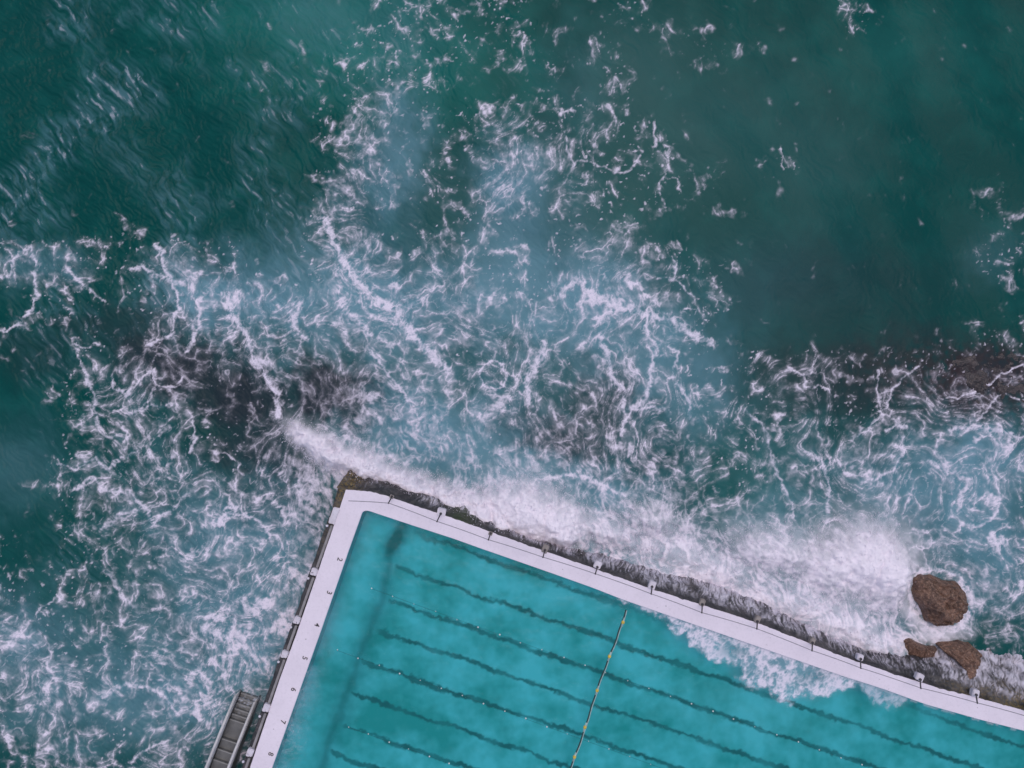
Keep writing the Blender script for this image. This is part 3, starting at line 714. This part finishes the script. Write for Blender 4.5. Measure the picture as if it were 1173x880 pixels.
spl = np.exp(-(((Pw - 372) / 16) ** 2 + ((Qw - 640) / 14) ** 2)) + .6 * np.exp(-(((Pw - 345) / 14) ** 2 + ((Qw - 775) / 30) ** 2))+ .6 * np.exp(-(((Pw - 330) / 18) ** 2 + ((Qw - 840) / 30) ** 2))
pf = np.maximum(pf, .32 * np.clip(spl, 0, 1) * sm(.3, .8, ridged(X2 * 2 + wc, Y2 * 2, 3, 136)))
lipf = .35 * sm(3.5, .5, np.abs(dtop)) * sm(.0, .5, fbm(X2 * 2, Y2 * 2, 2, 137) + .2) * (Pw > 690)
pf = np.maximum(pf, lipf)
lm = sm(8, 55, -((Pw - 452) + .355 * (Qw - 610))) * sm(640, 860, Qw) + .35 * sm(8, 60, -((Pw - 452) + .355 * (Qw - 610)))
milkp = np.clip((.26 + .12 * wb) * body * (1 - .6 * np.clip(holes, 0, 1)) + .20 * sm(-6, 10, low - dtop + 8 * wb) * (low > 0) + lm * (.20 + .22 * fbm(X2 * .7, Y2 * .7, 4, 141) + .10 * wc), 0, .5)
zw = WATER + .018 * fbm(X2 * .9, Y2 * .9, 3, 138) + .015 * pf
water = grid_mesh('pool_water', X2, Y2, zw, M_POOL, {'pcol': (pf, milkp, pf * 0, pf * 0)}, keep=in_pool(cen(X2), cen(Y2), .12))
tag(water, 'clear turquoise pool water with white wash along the sea side', 'water', kind='structure')

# ------------------------------------------------------------------ ropes across the pool
def uv_ball(bm, c, r, sz=1.0, n=8, m=6):
    c = Vector(c); rows = []
    for j in range(1, m):
        th = math.pi * j / m
        rows.append([bm.verts.new(c + Vector((r * math.sin(th) * math.cos(2 * math.pi * k / n), r * math.sin(th) * math.sin(2 * math.pi * k / n), r * sz * math.cos(th)))) for k in range(n)])
    t = bm.verts.new(c + Vector((0, 0, r * sz))); b = bm.verts.new(c - Vector((0, 0, r * sz)))
    for k in range(n):
        bm.faces.new((t, rows[0][k], rows[0][(k + 1) % n])); bm.faces.new((b, rows[-1][(k + 1) % n], rows[-1][k]))
        for a, bb in zip(rows[:-1], rows[1:]): bm.faces.new((a[k], bb[k], bb[(k + 1) % n], a[(k + 1) % n]))
def marker_rope():
    A = at(717, 699, WATER + .05); Bp = at(629, 950, WATER + .05)
    t = empty('boundary_rope', A)
    def loc(p): return Vector(p) - A
    pts = [A.lerp(Bp, i / 60) + Vector((.05 * math.sin(i * .21 + .4) + .02 * math.sin(i * .9), 0, .015 * math.sin(i * .8))) for i in range(61)]
    bm = bmesh.new(); tube(bm, [loc(p) for p in pts], .072, 8); from_bm('rope', bm, M_ROPE, t, True)
    bm = bmesh.new(); tube(bm, [loc(p) + Vector((.03, .01, .085)) for p in pts], .028, 6); from_bm('tension_wire', bm, M_ROPELINE, t, True)
    for x, y in [(713.5, 712.5), (698, 751.5), (684, 790.5), (670, 832.5), (658, 866.5)]:
        k = (y - 699) / (950 - 699); p = A.lerp(Bp, k)
        p = at(x, y, WATER + .1)
        bm = bmesh.new(); uv_ball(bm, (0, 0, 0), .11, .8, 12, 8); o = from_bm('float', bm, M_YELLOW, t, True)
        o.scale = (1, 1.35, 1); o.rotation_euler = (0, 0, -.34); o.location = loc(p) + Vector((0, 0, .06))
        bm = bmesh.new(); d = (Bp - A).normalized(); tube(bm, [d * -.30, d * .30], .06, 8); c = from_bm('float_collar', bm, M_ROPELINE, t, True); c.location = loc(p) + Vector((0, 0, .07))
    return tag(t, 'dark rope with yellow floats stretched across the lanes', 'rope')
marker_rope()
def lane_rope(name_label, pts):
    A = at(*pts[0], WATER + .02)
    t = empty('lane_rope', A)
    bm = bmesh.new(); P_ = [at(x, y, WATER - .02) - A for x, y in pts]
    tube(bm, P_, .008, 5); from_bm('rope', bm, M_ROPE, t, True)
    bm = bmesh.new(); uv_ball(bm, (0, 0, 0), .046, .85); me = None
    for x, y in pts:
        if me is None:
            o = from_bm('float', bm, M_FLOAT, t, True); me = o.data
        else:
            o = bpy.data.objects.new('float', me); COL.objects.link(o); o.parent = t
        o.location = at(x + random.uniform(-.8, .8), y + random.uniform(-.6, .6), WATER + .03) - A
        s = random.uniform(.6, 1.25); o.scale = (s, s, s)
    return tag(t, name_label, 'lane rope', 'lane ropes with white floats')
def along(x0, y0, x1, step, sl):
    r = []; x = x0
    while x < x1: r.append((x, y0 + sl * (x - x0))); x += step
    return r
lane_rope('uppermost line of white floats, starting by the dark patch in the pool corner', along(426, 674.5, 1130, 24.4, .3600))
lane_rope('middle line of white floats, starting nearest the painted lane number 5', along(386, 745, 900, 24.0, .3635))
lane_rope('lowest line of white floats, starting level with the painted lane number 7', along(398.7, 833, 600, 23.2, .362))

# ------------------------------------------------------------------ posts, rope and rail on the walls
def inward(px):
    y0_, y1_ = ypath(SEA_EDGE, px - .5), ypath(SEA_EDGE, px + .5)
    d = Vector((1, float(y1_ - y0_), 0)).normalized(); return Vector((d.y, -d.x, 0)), d
POSTS = [(449, 569, 0, .55, (-4, 7.5)), (505, 588.5, 2, .62, (-4.5, 9)), (562, 611, 0, .4, (-2.5, 7.5)), (624, 630, 1, .5, (-2, 8.5)), (684, 649.5, 2, .6, (-2, 8)), (746.5, 672, 2, .52, (-.5, 8.5)), (804, 692, 1, .5, (0, 10)),
         (867, 711.5, 1, .5, (0, 9)), (930, 736, 1, .5, (.2, 9.5)), (985, 754.5, 2, .6, (1, 11)), (1053, 778, 2, .62, (1.8, 10.5)), (1117, 795.5, 2, .62, (2.6, 10)), (1180, 813, 2, .6, (3.4, 10))]
DESC = ['plain dark fence post on the walkway nearest the pool corner', 'dark fence post on a white block beside the green algae patch', 'dark fence post on the walkway left of the big round spray burst',
        'dark fence post on a stained block directly below the big round spray burst', 'dark fence post on a white block, first right of the round spray burst', 'dark fence post on a white block above the top end of the yellow float rope',
        'stained-block fence post first right of the yellow float rope', 'stained-block fence post above the middle of the pool wash', 'stained-block fence post above the right tip of the pool wash',
        'dark fence post on a white block, third from the right edge on the sea wall', 'dark fence post on a white block below the brown crescent rock', 'dark fence post on a white block by the yellow algae, rightmost in the photo', 'dark fence post beyond the right edge of the photo']
tops = []
for (x, y, kind, sz, lx), lab in zip(POSTS, DESC):
    b = at(x, y, DECK); inn_, al = inward(b.x); rz = math.atan2(al.y, al.x)
    t = empty('fence_post', b); 
    if kind:
        v_ = random.uniform(.82, 1.08); bm = bmesh.new(); box(bm, inn_ * (-.10 + random.uniform(-.04, .04)) + Vector((0, 0, -.10)), (sz * v_ * .84, .48 * random.uniform(.85, 1.1), .36), rz + random.uniform(-.12, .12), .04, .12); from_bm('base_block', bm, M_BLOCK if kind == 2 else M_DIRTYBLOCK, t)
    else:
        bm = bmesh.new(); box(bm, Vector((0, 0, .035)), (.26, .24, .05), rz, .01); from_bm('base_plate', bm, M_DIRTYBLOCK, t)
    hgt = 1.15; z0 = .08 if kind else .02
    top = at(x + lx[0], y + lx[1], DECK + hgt) - b
    base = inn_ * -.02 + Vector((0, 0, z0))
    bm = bmesh.new(); tube(bm, [base, base.lerp(top, .5), top], [.045, .042, .04], 8); from_bm('post', bm, M_POST, t, True)
    bm = bmesh.new(); tube(bm, [base + Vector((0, 0, -.005)), base + Vector((0, 0, .08))], .08, 10); from_bm('socket', bm, M_POST, t, True)
    bm = bmesh.new(); uv_ball(bm, top, .055, .9); from_bm('cap', bm, M_POST, t, True)
    tag(t, lab, 'fence post', 'fence posts along the sea wall'); tops.append(b + top)
bm = bmesh.new(); A = at(399, 574, DECK + 1.0)
line_pts = [A] + tops
pts = []
for a, b in zip(line_pts[:-1], line_pts[1:]):
    for i in range(12):
        k = i / 12; p = a.lerp(b, k); p.z -= .10 * 4 * k * (1 - k) + .03; pts.append(p - A)
tube(bm, pts, .024, 6); o = from_bm('safety_rope', bm, M_CABLE, None, True); o.location = A
tag(o, 'thin grey safety rope strung between the posts along the walkway', 'rope')
# left side: blocks on the ledge with short posts, grey kerb stones between them
LB = [(384, 590, 1.05, .45), (361, 654, .46, .42), (341.5, 709, .46, .42), (327.5, 748, .46, .42), (306.5, 809, .5, .42), (288, 860, .5, .42), (266, 922, .5, .42)]
LD = ['long worn white block on the outer ledge nearest the pool corner', 'white block with post on the outer ledge beside lane numbers 2 and 3', 'white block with post on the outer ledge just below level of lane number 3',
      'white block with post on the outer ledge beside lane number 4', 'white block with post on the outer ledge at the head of the stairs beside lane number 6', 'white block with post on the outer ledge beside the stairs and lane number 8', 'white block on the outer ledge beyond the lower edge of the photo']
LD[4] = 'white block with post on the outer ledge by the seaward end of the stairs'
dL = (at(288, 860, DECK) - at(384, 590, DECK)).normalized(); rzL = math.atan2(dL.y, dL.x); outL = Vector((dL.y, -dL.x, 0))
if outL.x > 0: outL = -outL
ltops = []
for (x, y, ln_, wd), lab in zip(LB, LD):
    b = at(x, y, DECK - .22); t = empty('ledge_post', b)
    bm = bmesh.new(); box(bm, Vector((0, 0, .13)), (ln_, wd, .32), rzL, .05, .10)
    box(bm, dL * ln_ * .32 + outL * .08 + Vector((0, 0, .22)), (ln_ * .4, wd * .6, .22), rzL + .12, .04, .1); from_bm('base_block', bm, M_BLOCK, t)
    pb = dL * (ln_ * .5 + .10) + outL * .12
    bm = bmesh.new(); tube(bm, [pb + Vector((0, 0, -.02)), pb + Vector((0, 0, .75))], .05, 8); from_bm('post', bm, M_POST, t, True)
    bm = bmesh.new(); uv_ball(bm, pb + Vector((0, 0, .78)), .085, .9, 10, 7); from_bm('cap', bm, M_BLOCK, t, True)
    tag(t, lab, 'ledge post', 'white blocks with posts along the left ledge'); ltops.append(b + pb + Vector((0, 0, .7)))
kb = 0
for (a, la), (b, lb) in zip([((q[0], q[1]), q[2]) for q in LB[:-1]], [((q[0], q[1]), q[2]) for q in LB[1:]]):
    p, q_ = at(a[0], a[1], DECK - .22), at(b[0], b[1], DECK - .22); d = (q_ - p).normalized()
    p = p + d * (la / 2 + .16); q_ = q_ - d * (lb / 2 + .04); c = (p + q_) / 2 - outL * .06
    bm = bmesh.new(); box(bm, Vector((0, 0, .06)), ((q_ - p).length, .17, .20), rzL, .025); o = from_bm('kerb_stone', bm, M_KERB); o.location = c
    lab = ['grey kerb stone between the long white block and the next one on the ledge', 'grey kerb stone on the ledge beside lane number 3', 'short grey kerb stone on the ledge, left of lane number 4', 'grey kerb stone on the ledge beside lane number 5', 'grey kerb stone on the ledge right of the stairs, beside lane number 7', 'grey kerb stone on the ledge at the bottom edge of the photo'][kb]; kb += 1
    tag(o, lab, 'kerb stone', 'kerb stones along the left ledge')

# ------------------------------------------------------------------ staircase down into the sea
def stairs():
    O_ = at(262, 848, 1.0); t = empty('staircase', O_)
    A = at(286.5, 795, .0); Lm = at(271.5, 831, .95); Ln = at(265, 847, 1.0); C = at(226, 945, 2.45)
    ax_ = (C - A); ax_.z = 0; ax_.normalize(); sd = Vector((-ax_.y, ax_.x, 0))
    if sd.x > 0: sd = -sd                                            # sd points away from the pool
    W_ = 1.18
    def flight(p, q_, n, nm='step'):
        for i in range(n):
            k0, k1 = i / n, (i + 1) / n
            a = p.lerp(q_, k0); b = p.lerp(q_, k1); z = a.z + (q_.z - p.z) / n
            c = (a + b) / 2; ln_ = Vector((b.x - a.x, b.y - a.y, 0)).length
            bm = bmesh.new(); box(bm, Vector((c.x, c.y, z - .35)) - O_, (ln_ + .02, W_, .7), math.atan2(ax_.y, ax_.x), .015); st_ = from_bm(nm, bm, M_STEP, t)
            e = Vector((a.x, a.y, z)) - O_
            bm = bmesh.new(); box(bm, e + ax_ * .045 + Vector((0, 0, .006)), (.08, W_ - .02, .03), math.atan2(ax_.y, ax_.x), .008); from_bm('nosing', bm, M_STEPEDGE, st_)
    flight(A, Lm, 6); flight(Ln, C, 8)
    mid = (Lm + Ln) / 2
    bm = bmesh.new(); box(bm, Vector((mid.x, mid.y, .95 - .4)) - O_, ((Ln - Lm).length + .05, W_ + .1, .8), math.atan2(ax_.y, ax_.x), .02); from_bm('landing', bm, M_STEP, t)
    for s_, nm in ((1, 'outer'), (-1, 'inner')):
        base = [A + ax_ * -.1, Lm, Ln, C]
        line0 = [p + sd * s_ * (W_ / 2 + .09) - O_ for p in base]
        # stringer: thin concrete cheek under the rail
        bm = bmesh.new()
        for (a, b) in zip(line0[:-1], line0[1:]):
            w2 = sd * .06; vs_ = []
            for p in (a, b):
                for q2 in (w2, -w2):
                    for dz in (-1.2, .22): vs_.append(bm.verts.new(p + q2 + Vector((0, 0, dz))))
            for fc in [(0, 1, 3, 2), (4, 6, 7, 5), (0, 4, 5, 1), (2, 3, 7, 6), (1, 5, 7, 3), (0, 2, 6, 4)]: bm.faces.new([vs_[i] for i in fc])
        from_bm('stringer', bm, M_STEP, t)
        for hgt, wdt, nm2, shift in ((.92, .095, 'handrail', 0.0), (.45, .07, 'midrail', 0.0)):
            bm = bmesh.new(); tube(bm, [p + Vector((0, 0, hgt)) for p in line0], wdt, 8); hr = from_bm(nm2, bm, M_RAIL, t, True)
            if nm2 == 'handrail': H_ = hr
        for k in range(7):
            kk = k / 6; tot = [(line0[i + 1] - line0[i]).length for i in range(3)]; dd = kk * sum(tot)
            for i in range(3):
                if dd <= tot[i] + 1e-6: p = line0[i].lerp(line0[i + 1], dd / tot[i]); break
                dd -= tot[i]
            bm = bmesh.new(); tube(bm, [p + Vector((0, 0, .1)), p + Vector((0, 0, .90))], .04, 6); from_bm('baluster', bm, M_RUST if k in (3, 4, 5) else M_RAIL, t, True)
    return tag(t, 'wet concrete staircase with pale rails going down from the ledge into the foam', 'staircase')
stairs()

# ------------------------------------------------------------------ rocks
def rock(label, outline, hgt, material, seed, zb=-.5, name='boulder', flat=.55, rough=.14):
    c = Vector((sum(p[0] for p in outline) / len(outline), sum(p[1] for p in outline) / len(outline), 0))
    O_ = at(c.x, c.y, 0)
    poly = [at(x, y, .3) - Vector((O_.x, O_.y, .3)) for x, y in outline]
    angs = []; rad = []
    ring = [poly[i].lerp(poly[(i + 1) % len(poly)], t / 10) for i in range(len(poly)) for t in range(10)]
    pr = sorted((math.atan2(p.y, p.x), p.length) for p in ring)
    an = np.array([p[0] for p in pr]); rr = np.array([p[1] for p in pr])
    an = np.concatenate([an - 2 * math.pi, an, an + 2 * math.pi]); rr = np.tile(rr, 3)
    na, nr_ = 120, 44; vs_ = [(0, 0, hgt)]; fs_ = []
    for j in range(1, nr_ + 1):
        t = j / nr_ * 1.18
        for i in range(na):
            a = -math.pi + 2 * math.pi * i / na; r = float(np.interp(a, an, rr)) * t
            z = hgt * max(0, (1 - min(1, t) ** 2.6)) ** flat + (zb * (t - 1) / .18 if t > 1 else 0)
            p = Vector((r * math.cos(a), r * math.sin(a), z)); q2 = p + Vector((seed * 7, 0, 0))
            nn = mnoise.fractal(q2 * .9, .9, 2.1, 5) * rough * 1.6 + (abs(mnoise.noise(q2 * 1.9)) - .3) * rough * 1.4 + mnoise.noise(q2 * 6) * rough * .35
            lay = (p.z + .35 * p.x - .2 * p.y + .12 * mnoise.noise(q2 * 1.3)) / .26; fr = lay - math.floor(lay)
            nn += ((fr ** 3) - fr) * .16 * min(1, hgt) + (-.16 if abs(mnoise.noise(q2 * 1.1 + Vector((3, 3, 3)))) < .035 else 0) * min(1, hgt)
            p.z += nn * min(1, 2.2 * (1.18 - t) + .2); p.x += mnoise.noise(q2 * 1.6 + Vector((9, 0, 0))) * rough * .8; p.y += mnoise.noise(q2 * 1.6 + Vector((0, 9, 0))) * rough * .8
            vs_.append(tuple(p))
    for i in range(na): fs_.append((0, 1 + i, 1 + (i + 1) % na))
    for j in range(nr_ - 1):
        for i in range(na):
            a = 1 + j * na + i; b = 1 + j * na + (i + 1) % na; fs_.append((a, a + na, b + na, b))
    o = obj(name, vs_, fs_, material, None, True); o.location = O_
    return tag(o, label, 'rock')
rock('large angular brown boulder standing in the white surf', [(1043, 660), (1055, 659), (1070, 660), (1084, 667), (1096, 668), (1104, 680), (1106, 698), (1098, 709), (1086, 714), (1073, 717), (1061, 711), (1058, 700), (1050, 690), (1044, 676)], 1.5, M_BOULDER, 1, flat=.42, rough=.2)
rock('brown crescent ledge of rock below the large boulder, joined to the wall', [(1070, 740), (1084, 735), (1098, 733), (1112, 737), (1121, 747), (1118, 760), (1110, 768), (1112, 780), (1096, 790), (1074, 786), (1068, 776), (1084, 768), (1092, 757), (1082, 748)], 1.5, M_BOULDER, 2, flat=.45, rough=.18)
rock('small low brown rock left of the crescent rock', [(1034, 733), (1042, 731), (1053, 736), (1064, 741), (1074, 742), (1070, 754), (1052, 755), (1038, 749)], .95, M_BOULDER, 3, rough=.1)
rock('dark flat reef rock awash among foam at the right edge', [(1075, 430), (1092, 414), (1112, 408), (1145, 400), (1185, 402), (1205, 440), (1180, 476), (1140, 478), (1112, 466), (1090, 452)], .13, M_REEF, 4, zb=-.7, name='reef_rock', flat=.6, rough=.13)

# ------------------------------------------------------------------ light, sky, camera
SUN_EL, SUN_AZ = 74, 20          # high sun behind thin cloud
w = bpy.data.worlds.new('World'); scene.world = w; w.use_nodes = True
nt = w.node_tree; sky = nt.nodes.new('ShaderNodeTexSky'); sky.sky_type = 'NISHITA'; sky.sun_disc = False
sky.sun_elevation = R(SUN_EL); sky.sun_rotation = R(SUN_AZ); sky.air_density = 1.0; sky.dust_density = 2.0; sky.ozone_density = 1.0
bg = nt.nodes['Background']; bg.inputs[1].default_value = .13; nt.links.new(sky.outputs[0], bg.inputs[0])
sl = bpy.data.lights.new('sun', 'SUN'); sl.energy = 1.15; sl.angle = R(55); sl.color = (1, .92, .90)
so = bpy.data.objects.new('sun', sl); COL.objects.link(so)
az = R(SUN_AZ); d = Vector((math.sin(az) * math.cos(R(SUN_EL)), math.cos(az) * math.cos(R(SUN_EL)), math.sin(R(SUN_EL))))
so.rotation_euler = d.to_track_quat('Z', 'Y').to_euler(); so.location = (0, 0, 60)
cam = bpy.data.cameras.new('camera'); cam.lens = 24; cam.sensor_width = 36; cam.clip_end = 12000
co_ = bpy.data.objects.new('camera', cam); COL.objects.link(co_); co_.location = (0, 0, H); co_.rotation_euler = (0, 0, 0)
scene.camera = co_
vs_ = scene.view_settings; vs_.view_transform = 'Standard'; vs_.look = 'None'; vs_.gamma = 1; vs_.exposure = 0.0; vs_.use_curve_mapping = False
scene.cycles.use_denoising = True
scene.cycles.max_bounces = 6; scene.cycles.transparent_max_bounces = 8
